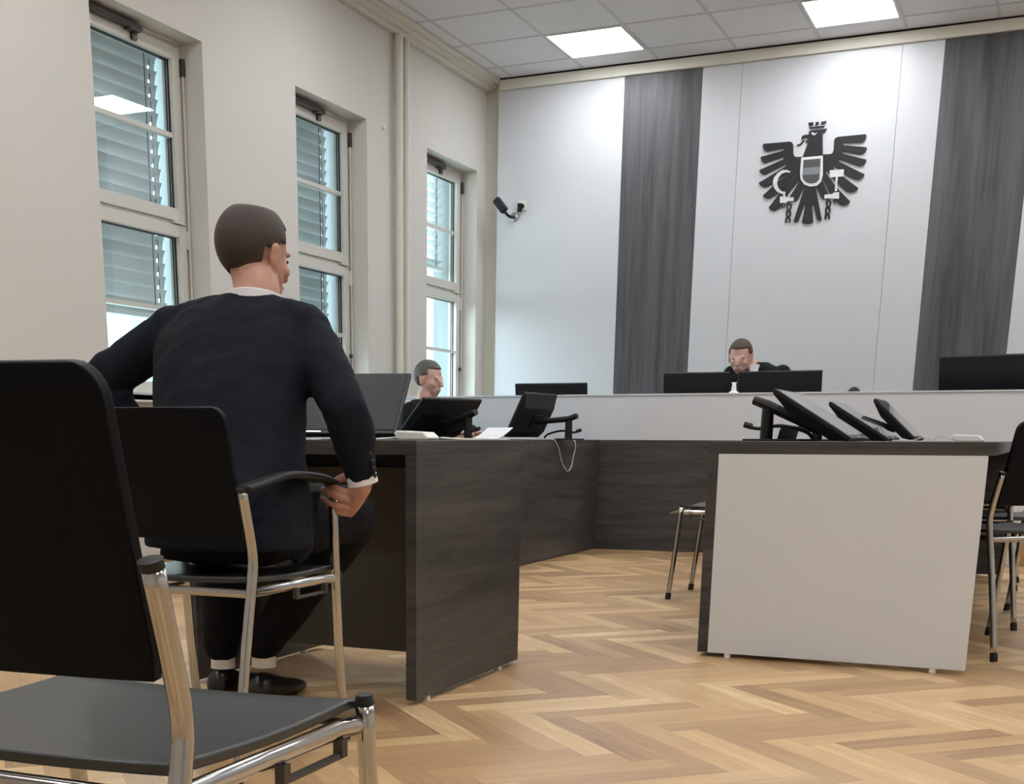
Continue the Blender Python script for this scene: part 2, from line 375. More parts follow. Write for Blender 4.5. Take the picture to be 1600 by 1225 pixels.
# ------------------------------------------------------------------ windows
def ring(mb, x0, x1, y0, y1, z0, z1, t, tb=None):
    tb = t if tb is None else tb
    mb.box(x0, x1, y0, y0 + t, z0, z1); mb.box(x0, x1, y1 - t, y1, z0, z1)
    mb.box(x0, x1, y0 + t, y1 - t, z0, z0 + tb); mb.box(x0, x1, y0 + t, y1 - t, z1 - t, z1)
for i, (a, b) in enumerate(WIN):
    W = tag(empty('window_%d' % (i + 1), (-4.66, (a + b) / 2, .97)), kind='structure')
    mb = MB(); ring(mb, -4.735, -4.66, a, b, Z0 + .03, Z1, .045); mb.box(-4.735, -4.662, a, b, 1.905, 1.965); mb.build('window_frame', M_winframe, W, bevel=.003)
    for (z0, z1, zm, nm) in ((1.945, 2.85, 2.396, 'upper_sash'), (.99, 1.925, 1.462, 'lower_sash')):
        y0, y1 = a + .035, b - .035
        mb = MB(); ring(mb, -4.72, -4.645, y0, y1, z0, z1, .066); sh = mb.build(nm, M_winframe, W, bevel=.004)
        MB().box(-4.70, -4.66, y0 + .05, y1 - .05, zm - .012, zm + .012).build('muntin', M_winframe, sh)
        mb = MB(); ring(mb, -4.683, -4.672, y0 + .064, y1 - .064, z0 + .064, z1 - .064, .006); ring(mb, -4.699, -4.691, y0 + .064, y1 - .064, z0 + .064, z1 - .064, .006); mb.build('gasket', M_gasket, sh)
        MB().box(-4.690, -4.684, y0 + .06, y1 - .06, z0 + .06, z1 - .06).build('pane', M_glass, sh)
    # hardware
    mb = MB(); mb.box(-4.655, -4.60, a + .12, b - .42, 2.835, 2.862); mb.box(-4.645, -4.625, b - .47, b - .43, 2.79, 2.85); mb.cyl((-4.615, a + .3, 2.848), (-4.615, b - .40, 2.848), .007, 8)
    mb.box(-4.645, -4.60, b - .52, b - .43, 2.825, 2.84)
    mb.build('opener_arm', M_hard, W, bevel=.002)
    mb = MB(); mb.cyl((-4.638, b - .018, 1.1), (-4.638, b - .018, 2.74), .007, 10); mb.build('opener_rod', M_winframe, W, smooth=True)
    mb = MB(); mb.box(-4.66, -4.625, b - .03, b - .006, 2.71, 2.80); mb.box(-4.66, -4.63, b - .05, b - .02, 1.31, 1.335); mb.build('rod_bracket', M_hard, W, bevel=.002)
    mb = MB(); mb.box(-4.66, -4.635, b - .042, b - .022, 1.80, 1.90); mb.box(-4.66, -4.632, b - .16, b - .06, 1.928, 1.945); mb.build('hinge', M_winframe, W, bevel=.003)
    mb = MB(); mb.box(-4.66, -4.40, a - .045 if False else a + .001, b - .001, .93, .976)
    mb.box(WX, -4.40, a - .05, b + .05, .938, .976); mb.box(WX, -4.435, a - .035, b + .035, .895, .938)
    mb.build('window_sill', M_reveal, W, bevel=.006)
# blinds outside the panes
def blind(a, b, zb, tilt, label):
    B = tag(empty('venetian_blind', (-4.87, (a + b) / 2, zb)), label, 'blind', 'outdoor slatted blinds behind the window glass')
    y0, y1 = a - .02, b + .045; mb = MB(); z = zb + .06
    ca, sa = math.cos(tilt), math.sin(tilt)
    while z < 2.99:
        prof = []
        for k in range(7):
            t = (k / 6 - .5) * .08; cv = .006 * (1 - (2 * k / 6 - 1) ** 2)
            prof.append((t * ca - cv * sa, t * sa + cv * ca))
        for ya, yb, k0, k1 in ((y0, y1 - .062, 0, 6), (y1 - .062, y1 - .050, 2, 6), (y1 - .050, y1, 0, 6), ):
            top = [Vector((-4.87 + p[0], ya, z + p[1])) for p in prof[k0:k1 + 1]]; bot = [Vector((-4.87 + p[0], yb, z + p[1])) for p in prof[k0:k1 + 1]]
            n = len(top)
            mb._add(top + bot + [v + Vector((0, 0, -.0012)) for v in top + bot],
                    [(q, q + 1, n + q + 1, n + q) for q in range(n - 1)] + [(2 * n + q, 2 * n + n + q, 2 * n + n + q + 1, 2 * n + q + 1) for q in range(n - 1)])
        z += .0735
    mb.build('slats', M_slat, B, smooth='all')
    MB().box(-4.91, -4.83, y0, y1, zb, zb + .028).build('bottom_rail', M_slat, B, bevel=.003)
    for yy in (y0 + .056, y1 - .056): MB().cyl((-4.87, yy, zb + .02), (-4.87, yy, 3.0), .0025, 6).build('guide_cable', M_hard, B)
    for yy in (y0 + .12, y1 - .15): MB().box(-4.836, -4.833, yy - .003, yy + .003, zb + .02, 3.0).build('ladder_tape', M_hard, B)
    mb = MB(); mb.box(-4.93, -4.81, y0, y1, 3.0, 3.06); mb.build('head_rail', M_slat, B)
blind(5.628, 6.585, 1.425, 1.34, 'nearly closed grey slatted blind behind the window nearest the camera')
blind(7.585, 8.535, 1.38, 1.34, 'nearly closed grey slatted blind behind the middle window')
blind(9.510, 10.470, 2.125, .38, 'half raised grey slatted blind with open slats behind the farthest window')
# neighbouring facade seen below the first blind
tag(MB().box(-15, -14.6, 14, 22.5, -4, 2.75).build('neighbouring_building', M_outdoor), 'pale turquoise building wall outside, seen below the first blind', 'building')

# pipes, hook
for yy, r, lb in ((8.945, .030, 'thick cream heating pipe running down the window wall, left one of the pair'), (9.065, .026, 'thinner cream heating pipe running down the window wall, right one of the pair')):
    o = MB().cyl((WX + .045, yy, .1), (WX + .045, yy, CZ - .075), r, 24).build('heating_pipe', M_cream, smooth=True)
    tag(o, lb, 'pipe', 'heating pipes on the window wall')
o = MB().cyl((WX, 8.777, 2.872), (WX + .02, 8.777, 2.872), .012, 16).build('wall_hook', M_white, smooth=True, bevel=.003); tag(o, 'small white knob on the window wall left of the pipes', 'hook')

# ------------------------------------------------------------------ emblem
def ek(u, v):      # tracing grid of the crest -> wall plane (x, z)
    p = at(1150 + u / 6.125, 170 + v / 6.125, PF); return p.x, p.z
EM = tag(empty('eagle_emblem', (-1.83, PF, 2.68)), 'black heraldic eagle emblem with shield, sickle, hammer and broken chains', 'emblem')
def plate(name, polys, material, d0, d1):
    mb = MB()
    for poly in polys:
        pp = [ek(*p) for p in poly]
        mb.prism(pp, lambda a, b: (a, PF - max(d0, .0006), b), lambda a, b: (a, PF - d1, b))
    return mb.build(name, material, EM)
body = [(832,440),(905,436),(925,426),(935,400),(942,300),(955,280),(985,270),(1245,245),(1248,262),(1237,298),(1215,322),(1190,328),(1030,328),(1024,338),(1030,350),(1250,370),(1251,388),(1232,420),(1205,438),(1180,438),(1024,411),(1015,421),(1022,432),(1247,488),(1246,502),(1225,535),(1198,552),(1175,551),(990,486),(979,494),(984,506),(1229,627),(1225,642),(1200,670),(1168,683),(1140,680),(1048,636),(940,550),(929,556),(932,570),(1040,660),(1169,757),(1160,777),(1122,800),(1087,803),(1060,795),(985,728),(870,600),(860,605),(862,618),(975,765),(1092,885),(1085,902),(1050,925),(1015,928),(985,915),(905,830),(835,678),(826,684),(890,830),(880,868),(835,870),(815,850),(770,752),(765,760),(822,1058),(815,1070),(790,1072),(775,1060),(740,915),(730,918),(740,1080),(735,1095),(690,1106),(640,1098),(634,1085),(665,925),(655,918),(600,1075),(585,1087),(558,1088),(553,1075),(655,760),(650,754),(605,850),(590,872),(560,890),(500,870),(606,702),(598,696),(510,800),(440,935),(385,974),(350,977),(325,965),(316,945),(440,782),(580,636),(574,627),(420,800),(325,860),(298,862),(272,852),(260,832),(400,702),(486,638),(478,632),(345,728),(290,751),(262,752),(232,735),(221,710),(475,556),(480,543),(472,534),(285,632),(255,630),(232,612),(226,588),(455,486),(461,474),(453,465),(275,524),(250,510),(238,480),(240,462),(455,404),(462,393),(453,384),(305,412),(280,405),(262,380),(258,350),(268,338),(515,316),(537,323),(549,345),(551,430),(560,455),(577,464),(640,463),(692,322),(668,320),(672,308),(700,300),(692,288),(668,278),(645,285),(640,292),(628,292),(632,268),(655,252),(698,250),(700,220),(722,208),(850,196),(869,186),(866,208),(852,228),(831,236)]
plate('eagle', [body], M_emblem, -.001, .012)
plate('crown', [[(703,178),(848,164),(846,176),(708,190)], [(695,136),(742,132),(740,158),(700,160)], [(764,130),(795,127),(793,152),(764,154)], [(820,126),(866,119),(862,140),(815,148)]], M_emblem, -.001, .012)
plate('tongue', [[(588,343),(614,338),(650,298),(658,304),(622,348),(588,354)]], M_emblem, -.001, .012)
plate('eye', [[(720,232),(742,228),(748,240),(782,230),(756,256),(735,254)]], M_emb_lt, .0121, .013)
sh = [(628,470),(834,452),(834,640),(818,700),(780,738),(712,748),(655,728),(622,680),(616,620)]
plate('shield', [sh], M_emb_lt, .0121, .016)
plate('shield_stripe', [[(650,494),(812,480),(810,556),(645,572)], [(638,640),(806,625),(800,680),(768,712),(712,720),(668,704),(643,670)]], M_emb_g1, .0161, .018)
plate('shield_band', [[(645,572),(810,556),(806,625),(638,640)]], M_emb_g2, .0161, .018)
sick = [(530,612),(500,590),(450,588),(400,620),(368,660),(355,710),(368,760),(400,800),(445,818),(470,822),(478,798),(440,792),(408,760),(396,712),(412,660),(440,625),(480,610),(510,614)]
plate('sickle', [sick, [(424,842),(480,840),(486,852),(556,850),(556,885),(490,888),(486,905),(424,903)], [(455,815),(474,815),(474,842),(455,842)]], M_emb_lt, .0121, .016)
plate('hammer', [[(900,592),(1034,583),(1032,650),(898,660)], [(958,655),(978,655),(968,790),(948,790)], [(932,806),(990,800),(988,862),(925,864)], [(850,826),(930,818),(928,858),(848,862)]], M_emb_lt, .0121, .016)
for (cx0, cy0, nm) in ((510, 935, 'left'), (886, 905, 'right')):
    mb = MB()
    for k in range(3):
        cx, cy = cx0 - 6 * k, cy0 + 68 * k
        pts = []
        a0, a1 = (0, 2 * PI) if k < 2 else (PI * .8, 2 * PI + PI * .2)
        N = 18
        for q in range(N + 1):
            t = a0 + (a1 - a0) * q / N
            x, z = ek(cx + 19 * math.cos(t), cy + 33 * math.sin(t)); pts.append((x, PF - .008, z))
        mb.tube(pts, .0068, 8, cap=True)
    mb.build('chain', M_emblem, EM, smooth=True)
for (cx, cy) in ((456, 925), (948, 888)):
    mb = MB(); pts = []
    for q in range(17):
        t = 2 * PI * q / 16; x, z = ek(cx + 14 * math.cos(t), cy + 14 * math.sin(t)); pts.append((x, PF - .008, z))
    mb.tube(pts, .0042, 8); mb.build('shackle_ring', M_emblem, EM, smooth=True)

# ------------------------------------------------------------------ wall socket and camera
p = at(817, 321, PF)
SO = tag(empty('wall_socket', (p.x, PF, p.z)), 'white wall socket with a black plug on the grey wall panel', 'socket')
MB().box(-.035, .035, -.012, 0, -.04, .04).build('cover_plate', M_white, SO, local=True, bevel=.004)
mb = MB(); mb.cyl((0, -.045, -.008), (0, -.010, -.008), .019, 16); mb.box(-.03, .002, -.05, -.02, -.052, .012); mb.build('plug', M_blackpl, SO, local=True, bevel=.004)
p = at(804, 340, PF)
CM = tag(empty('wall_camera', (p.x, PF, p.z)), 'small black security camera on a short arm beside the wall socket', 'camera')
mb = MB(); mb.cyl((0, -.03, 0), (0, 0, 0), .035, 24); mb.build('mount', M_steel, CM, local=True, bevel=.006, smooth=True)
mb = MB(); mb.tube(smooth_pts([(0, -.02, 0), (-.005, -.07, -.005), (-.02, -.10, .005), (-.045, -.125, .035)]), .012, 10); mb.build('arm', M_blackpl, CM, local=True, smooth=True)
Rm = Matrix.Translation((-.075, -.13, .08)) @ Matrix.Rotation(math.radians(-40), 4, 'Y')
mb = MB(); mb.box(-.032, .032, -.032, .032, -.064, .064, Rm); mb.build('camera_body', M_blackpl, CM, local=True, bevel=.014, seg=3)
mb = MB(); mb.box(-.031, -.026, -.018, .012, -.045, .03, Rm); mb.build('cover', M_steel, CM, local=True, bevel=.002)

# ------------------------------------------------------------------ desks
def glides(root, pts):
    for p in pts: MB().cyl((p[0], p[1], 0), (p[0], p[1], .016), .013, 14).build('glide', M_white, root)
D1 = tag(empty('desk', (-1.97, 3.66, 0)), 'small dark grey wood desk with open front in front of the seated man', 'desk')
MB().box(-2.365, -1.577, 3.257, 4.06, .705, .745).build('desktop', M_dwoodH, D1, bevel=.0012)
MB().box(-1.61, -1.577, 3.257, 4.06, .015, .7045).build('side_panel', M_dwoodH, D1, bevel=.0012)
MB().box(-2.365, -2.332, 3.257, 4.06, .015, .7045).build('side_panel', M_dwoodH, D1, bevel=.0012)
M_mod = mat('dark_olive_laminate', srgb(92, 90, 82), .55, spec=.3)
MB().box(-2.331, -1.611, 3.62, 3.64, .09, .662).build('modesty_panel', M_mod, D1)
mb = MB(); mb.box(-2.331, -1.611, 3.66, 3.78, .655, .665); mb.box(-2.331, -1.611, 3.66, 3.664, .665, .70); mb.build('cable_tray', M_blackpl, D1)
glides(D1, [(-1.5945, 3.36), (-1.5945, 3.92), (-2.348, 3.36), (-2.348, 3.92)])
D2 = tag(empty('desk', (-.6, 6.2, 0)), 'long dark desk with a light grey end panel, right of the aisle', 'desk')
MB().box(-1.06, -.150, 4.497, 7.95, .703, .745).build('desktop', M_dwoodH, D2, bevel=.0012)
MB().box(-1.06, -1.024, 4.497, 7.95, .015, .7025).build('back_panel', M_dwoodH, D2, bevel=.0012)
o = MB().box(-1.0235, -.17, 4.497, 4.525, .015, .7025).build('end_panel', M_greige, D2, bevel=.0012); o['label'] = 'light grey end panel'
MB().box(-1.0235, -.17, 7.92, 7.95, .015, .7025).build('end_panel', M_dwoodH, D2)
MB().box(-1.0235, -.40, 6.2, 6.23, .015, .7025).build('middle_panel', M_dwoodH, D2)
glides(D2, [(-.955, 4.511), (-.27, 4.511), (-1.042, 7.8), (-1.042, 6.2), (-.3, 7.935)])
D3 = tag(empty('side_desk', (-3.2, 7, 0)), 'long dark grey wood side desk meeting the judges bench at its left end', 'desk')
MB().box(-3.62, -2.865, 5.6, 8.745, .705, .745).build('desktop', M_dwoodH, D3, bevel=.0012)
MB().box(-2.8645, -2.832, 5.6, 7.40, .004, .745).build('front_panel', M_dwoodH, D3, bevel=.0012)
MB().box(-2.8645, -2.832, 7.402, 8.745, .004, .745).build('front_panel', M_dwoodH, D3, bevel=.0012)
MB().box(-3.62, -2.866, 5.6, 5.63, .004, .7045).build('end_panel', M_dwoodH, D3)
MB().box(-3.62, -2.866, 7.38, 7.41, .004, .7045).build('middle_panel', M_dwoodH, D3)
MB().box(-3.62, -2.866, 8.70, 8.73, .004, .7045).build('end_panel', M_dwoodH, D3)
BN = tag(empty('judges_bench', (-2, 9.1, 0)), 'long raised judges bench with dark wood base and light grey upper front', 'bench')
XA, XB = at(1547, 860, 8.75).x, at(1580, 860, 8.75).x
MB().box(-4.40, XA, 8.75, 8.785, .004, .744).build('lower_front', M_dwoodH, BN, bevel=.0012)
MB().box(-4.40, 2.4, 8.75, 8.785, .7445, 1.036).build('upper_front', M_lgrey, BN)
MB().box(-4.40, 2.4, 8.742, 8.90, 1.0365, 1.047).build('top_ledge', M_lgrey, BN, bevel=.001)
MB().box(XA + .0005, 2.4, 8.752, 8.785, .004, .744).build('lower_front', M_greige, BN)
MB().box(XB, 2.4, 8.735, 8.7515, .0, .165).build('plinth', M_woodbase, BN, bevel=.002)
MB().box(-4.40, 2.4, 8.7855, 9.55, .71, .745).build('worktop', M_dwoodH, BN)
for xx in (-4.40, -2.9, -.6, 1.0, 2.37): MB().box(xx, xx + .03, 8.80, 9.5, .004, .7095).build('support_panel', M_dwoodH, BN)

# ------------------------------------------------------------------ chairs
def make_chair(arms=False, fabric=False):
    C = empty('stacking_chair')
    bm_ = M_blackfab if fabric else M_black
    hw = .225
    for sx in (-1, 1):
        x = sx * hw
        capz = .64
        pts = smooth_pts([(x, -.320, .012), (x, -.276, .25), (x, -.235, .44), (x, -.228, .49), (x, -.236, .54), (x, -.262, capz)], 4)
        rl = MB().tube(pts, .0115, 14).build('leg', M_chrome, C, smooth='all', local=True)
        MB().tube([(x, -.2615, capz - .002), (x, -.264, capz + .006)], .0122, 14).build('end_cap', M_rubber, rl, smooth=True, local=True)
        MB().cyl((x, -.322, 0), (x, -.317, .03), .0135, 14).build('foot', M_rubber, rl, smooth=True, local=True)
        top = .63 if arms else .44
        fy = .132 if arms else .147
        fl = MB().tube(smooth_pts([(x, fy + .045, .012), (x, fy + .018, .25), (x, fy, top)], 4), .0115, 14).build('leg', M_chrome, C, smooth='all', local=True)
        if not arms: MB().tube([(x, fy, .4405), (x, fy - .001, .452)], [.0125, .010], 14).build('end_cap', M_rubber, fl, smooth=True, local=True)
        MB().cyl((x, fy + .046, 0), (x, fy + .042, .03), .0135, 14).build('foot', M_rubber, fl, smooth=True, local=True)
        # flat chrome side rail
        mb = MB(); mb.tube([(x, -.232, .415), (x * .93, -.20, .415), (x * .93, fy - .035, .415), (x, fy + .008, .415)], .009, 10, flat=1.3); sr = mb.build('side_rail', M_chrome, C, smooth=True, local=True)
        mb = MB(); mb.tube([(x * .95, -.03, .40), (x * .95, -.03, .385), (x * .95, .11, .385), (x * .95, .11, .40)], .005, 8); mb.box(x * .95 - .006, x * .95 + .006, -.036, -.022, .383, .405); mb.box(x * .95 - .006, x * .95 + .006, .098, .112, .383, .405)
        mb.build('link_bracket', M_hard, sr, local=True)
        if arms:
            mb = MB(); pts = smooth_pts([(x, -.262, .643), (x, -.20, .652), (x, -.08, .668), (x, .05, .662), (x, .12, .648), (x, .145, .634)], 5)
            mb.tube(pts, .022, 12, flat=.42); mb.build('armrest', M_blackpl, C, smooth='all', local=True)
    MB().cyl((-hw, -.236, .415), (hw, -.236, .415), .010, 12).build('rear_rail', M_chrome, C, smooth=True, local=True)
    MB().cyl((-hw * .93, .13, .415), (hw * .93, .13, .415), .009, 12).build('front_rail', M_chrome, C, smooth=True, local=True)
    # seat shell: waterfall front, dished
    mb = MB(); n, mm = 20, 10; rows = []
    for i in range(n + 1):
        t = i / n; yy = -.232 + .455 * t
        zz = .446 + (.006 * (1 - t)) - (.030 * max(0, (t - .78) / .22) ** 2) - .006 * math.sin(PI * min(1, t / .8))
        hwid = .213 - .012 * max(0, (t - .8) / .2) ** 2
        rows.append([(hwid * (2 * k / mm - 1), yy, zz - .006 * (1 - (2 * k / mm - 1) ** 2)) for k in range(mm + 1)])
    def shell(mb, rows, off):
        a = [[mb.bm.verts.new(p) for p in r] for r in rows]
        b = [[mb.bm.verts.new(Vector(p) + off) for p in r] for r in rows]
        for i in range(len(rows) - 1):
            for k in range(len(rows[0]) - 1):
                mb.bm.faces.new((a[i][k], a[i][k + 1], a[i + 1][k + 1], a[i + 1][k]))
                mb.bm.faces.new((b[i][k + 1], b[i][k], b[i + 1][k], b[i + 1][k + 1]))
        e = [(a[0][k], b[0][k]) for k in range(len(rows[0]))] + [(a[i][-1], b[i][-1]) for i in range(1, len(rows))] + [(a[-1][k], b[-1][k]) for k in range(len(rows[0]) - 2, -1, -1)] + [(a[i][0], b[i][0]) for i in range(len(rows) - 2, 0, -1)]
        for q in range(len(e)):
            (p1, q1), (p2, q2) = e[q], e[(q + 1) % len(e)]
            mb.bm.faces.new((p2, p1, q1, q2))
    shell(mb, rows, Vector((0, 0, -.013))); mb.build('seat', bm_, C, smooth=True, local=True, bevel=.003)
    # backrest with rounded upper corners
    mb = MB(); rows = []; n = 18
    for i in range(n + 1):
        t = 1 - (1 - i / n) ** 1.8; zz = .530 + .282 * t; r = .032
        inset = 0
        h = .812 - zz
        if h < r: inset = r - math.sqrt(max(0, r * r - (r - h) ** 2))
        h2 = zz - .530
        if h2 < .004: inset = max(inset, .004 - h2)
        hwid = .207 - inset
        rows.append([(hwid * (2 * k / mm - 1), -.238 - .062 * t - .014 * (1 - (2 * k / mm - 1) ** 2), zz) for k in range(mm + 1)])
    shell(mb, rows, Vector((0, .014 if not fabric else .022, .002))); mb.build('backrest', M_back, C, smooth=True, local=True, bevel=.004)
    return C
chair = make_chair()
tag(chair, 'black stacking chair with chrome legs in the left foreground, cropped by the frame', 'chair', 'black stacking chairs')
def put(o, x, y, rz, label):
    o.location = (x, y, 0); o.rotation_euler = (0, 0, rz); o['label'] = label; o['category'] = 'chair'; o['group'] = 'black stacking chairs'; return o
put(chair, -.71 - .225, 1.178, .02, 'black stacking chair with chrome legs in the left foreground, cropped by the frame')
put(copy_tree(chair), -1.400, 6.31, PI / 2, 'black chair standing between the long desk and the aisle, only its seat and legs showing')
put(copy_tree(chair), -.161, 5.218, PI / 4, 'black chair at the long desk, the one nearest the light grey end panel')
put(copy_tree(chair), -.117, 6.081, PI / 4, 'black chair at the long desk, the middle one of the three')
put(copy_tree(chair), -.40, 7.45, PI / 2, 'black chair at the long desk, the one farthest from the camera')
ach = make_chair(arms=True); ach.name = 'armchair'
ach.location = (-1.56 - .225, 2.625, 0)
tag(ach, 'black chair with armrests and chrome legs under the seated man', 'chair')

# ------------------------------------------------------------------ monitors
def monitor(x, y, z, yaw, tilt, W, H, label, arm='desk', taper=True, scr=None, name='monitor', group=None):
    """bottom edge centre at x,y,z; screen faces yaw"""
    n = Vector((math.cos(yaw), math.sin(yaw), 0)); wv = Vector((-math.sin(yaw), math.cos(yaw), 0)); Zv = Vector((0, 0, 1))
    up = -n * math.cos(tilt) + Zv * math.sin(tilt); out = n * math.sin(tilt) + Zv * math.cos(tilt)
    B = Vector((x, y, z)); base = B.copy(); base.z = .745
    R = tag(empty(name, base), label, 'monitor', group)
    Mx = Matrix.Identity(4)
    for i in range(3): Mx[i][0] = wv[i]; Mx[i][1] = up[i]; Mx[i][2] = out[i]; Mx[i][3] = B[i]
    mb = MB(); h = W / 2
    def rg(s, a, b, zz): return [Mx @ Vector(p) for p in ((-s, a, zz), (s, a, zz), (s, b, zz), (-s, b, zz))]
    mb.rings([rg(h, 0, H, .0), rg(h, 0, H, -.012), rg(h * .985, .006, H - .006, -.018), rg(h * .90, H * .18, H * .72, -.046), rg(h * .88, H * .2, H * .7, -.047)] if arm == 'desk' else [rg(h, 0, H, 0), rg(h, 0, H, -.016), rg(h * .98, .006, H - .006, -.024)])
    cs = mb.build('casing', M_blackpl, R, bevel=.002)
    mb = MB(); mb.box(-h + .010, h - .010, .018, H - .010, .0003, .0016, Mx); mb.build('screen', scr or M_screenoff, R)
    mb = MB(); mb.box(-.03, .03, .005, .0115, .0003, .0014, Mx); mb.build('badge', M_steel, cs)
    back = B + up * H * .42 - out * (.05 if arm == 'desk' else .026)
    if arm == 'desk':
        post = B - n * .34; post.z = .745; side = wv * .0
        MB().box(-.13, .13, -.09, .09, 0, .008, Matrix.Translation(post + n * .06) @ Matrix.Rotation(yaw, 4, 'Z')).build('base_plate', M_blackpl, R, bevel=.003)
        mb = MB(); mb.tube([post + Zv * .008, post + Zv * .125], [.024, .022], 14); mb.build('post', M_blackpl, R, smooth=True)
        mb = MB(); mb.tube([post - n * .055 + Zv * .148, post + Zv * .128, back + out * -.004], [.022, .026, .022], 10, flat=.75); mb.build('arm', M_blackpl, R, bevel=.002)
        mb = MB(); mb.tube(smooth_pts([post - n * .075 + Zv * .055, post - n * .03 + Zv * .045, post + n * .05 + Zv * .055, post + n * .14 + Zv * .035, post + n * .17 + Zv * .01]), .0065, 8); mb.tube([post - n * .085 + Zv * .06, post - n * .055 + Zv * .052], .011, 8); mb.build('cable', M_rubber, R, smooth=True)
        mb = MB(); mb.box(-.045, .045, H * .42 - .045, H * .42 + .045, -.056, -.0475, Mx); mb.build('mounting_plate', M_blackpl, R, bevel=.002)
    else:
        foot = B - n * .09; foot.z = .745
        MB().box(-.11, .11, -.13, .13, 0, .010, Matrix.Translation(foot) @ Matrix.Rotation(yaw, 4, 'Z')).build('base_plate', M_steel, R, bevel=.004)
        mb = MB(); q = back.copy(); q.z += .0
        wd = wv * .035
        a0, a1 = foot + Zv * .01, q - n * .012
        mb.rings([[a0 - wd * 1.3 - n * .014, a0 + wd * 1.3 - n * .014, a0 + wd * 1.3 + n * .0, a0 - wd * 1.3 + n * .0], [a1 - wd - n * .012, a1 + wd - n * .012, a1 + wd, a1 - wd]])
        o = mb.build('stand', M_steel, R, bevel=.003); o['label'] = 'silver stand'
    return R
G1 = 'black monitors on the courtroom desks'
monitor(-2.10, 3.58, .765, -1.29, .60, .54, .34, 'large dark grey screen tilted back on the small desk beside the seated man', 'desk', scr=M_screen, group=G1)
monitor(-3.268, 6.862, .765, 2.81, .758, .48, .30, 'tilted black monitor on the side desk, in front of the grey haired person', group=G1)
monitor(-3.118, 7.993, .765, 3.059, 1.115, .48, .30, 'steeply tilted black monitor on the side desk above the hanging white cable', group=G1)
monitor(-.624, 4.75 + .25, .757, 0, .55, .50, .322, 'flat tilted black monitor nearest the light grey end panel of the long desk', group=G1)
monitor(-.635, 6.0 + .25, .757, 0, .55, .50, .30, 'flat tilted black monitor in the middle of the three on the long desk', group=G1)
monitor(-.63, 7.25 + .25, .757, 0, .75, .50, .30, 'tilted black monitor farthest back on the long desk', group=G1)
monitor(-3.35, 9.23, .83, PI / 2 + .06, 1.40, .545, .32, 'black monitor at the left end of the judges bench, only its top edge showing', 'stand', group=G1)
monitor(-2.272, 9.2, .87, PI / 2 + .05, 1.42, .46, .335, 'black monitor on the judges bench, left one in front of the judge', 'stand', group=G1)
monitor(-1.70, 9.2, .87, PI / 2 - .02, 1.42, .56, .335, 'black monitor on the judges bench, right one in front of the judge', 'stand', group=G1)
monitor(-.37, 9.15, .90, PI / 2 - .12, 1.25, .62, .39, 'large black monitor with silver stand at the right end of the judges bench', 'stand', group=G1)

# ------------------------------------------------------------------ small things on the desks
def puck(x, y, label):
    mb = MB(); pr = [(-.045, 0), (.045, 0), (.052, .006), (.032, .022), (-.052, .026), (-.060, .018)]
    mb.prism(pr, lambda a, b: (x + a, y - .04, .7455 + b), lambda a, b: (x + a, y + .04, .7455 + b))
    return tag(mb.build('microphone_unit', M_white, bevel=.004, seg=3), label, 'device', 'white desk units')
p = at(671, 683, 3.34); puck(-1.64, 3.40, 'white flat desk unit at the corner of the small desk')
p = at(1521, 688, 5.2); puck(-.27, 5.25, 'white flat desk unit near the right edge of the long desk')
mb = MB(); mb.tube(smooth_pts([(-2.0, 3.34, .748), (-1.85, 3.32, .749), (-1.75, 3.34, .748), (-1.70, 3.39, .752)]), .0028, 8); tag(mb.build('desk_cable', M_cable, smooth=True), 'white cable lying along the front of the small desk', 'cable')
pts = [(-1.60, 3.47, .752), (-1.59, 3.60, .748), (-1.585, 3.8, .748), (-1.60, 4.0, .748)]
mb = MB(); mb.tube(smooth_pts(pts), .003, 8); tag(mb.build('desk_cable', M_cable, smooth=True), 'white cable running along the side edge of the small desk', 'cable')
q = [Vector((-2.86, 7.0, .748)), Vector((-2.85, 7.35, .752)), Vector((-2.85, 7.6, .748)), Vector((-2.835, 7.95, .748))]
hang = [(-2.822, 8.03, .735), (-2.82, 8.10, .66), (-2.82, 8.17, .58), (-2.82, 8.25, .545), (-2.82, 8.34, .60), (-2.82, 8.40, .68), (-2.822, 8.42, .735), (-2.84, 8.42, .748)]
def side(u, v):
    d = RC.transposed() @ Vector(((u - CX) / FPX, (v - CY) / FPX, 1)); t = (-2.824 - CAM.x) / d.x; return CAM + d * t
hang = [side(u, v) for u, v in ((867, 688), (873, 700), (876, 715), (880, 727), (887, 736), (893, 728), (896, 712), (899, 700), (898, 689))]
hang = q[:3] + [Vector((-2.84, hang[0].y - .03, .749))] + hang + [Vector((-2.85, hang[-1].y, .749))]
mb = MB(); mb.tube(smooth_pts(hang), .0032, 8); tag(mb.build('hanging_cable', M_cable, smooth=True), 'white cable hanging in a loop over the front of the side desk', 'cable')
def sheet(name, mt, cx, cy, w_, d_, rz, label, cat='paper', curl=.0, z=.7455, th=.0012):
    mb = MB(); Mx = Matrix.Translation((cx, cy, z)) @ Matrix.Rotation(rz, 4, 'Z'); n = 8; rows0 = []; rows1 = []
    for i in range(n + 1):
        t = i / n; yy = (t - .5) * d_; zz = curl * max(0, (t - .35) / .65) ** 1.6
        rows0.append([Mx @ Vector((sx * w_ / 2, yy, zz)) for sx in (-1, 1)] + [Mx @ Vector((sx * w_ / 2, yy, zz + th)) for sx in (1, -1)])
    mb.rings(rows0); return tag(mb.build(name, mt), label, cat)
sheet('paper_sheet', M_paper, -2.02, 3.31, .21, .10, 0, 'white paper sheet lying on the small desk under the screen', th=.004)
sheet('paper_sheet', M_paper, -3.12, 7.42, .21, .26, -.35, 'white paper curling up on the side desk between its two monitors', curl=.07)
sheet('folder', M_tan, -3.36, 7.62, .22, .28, .1, 'tan folder lying on the side desk between its two monitors', 'folder', th=.022)
mb = MB(); p = at(1147, 604, 8.84)
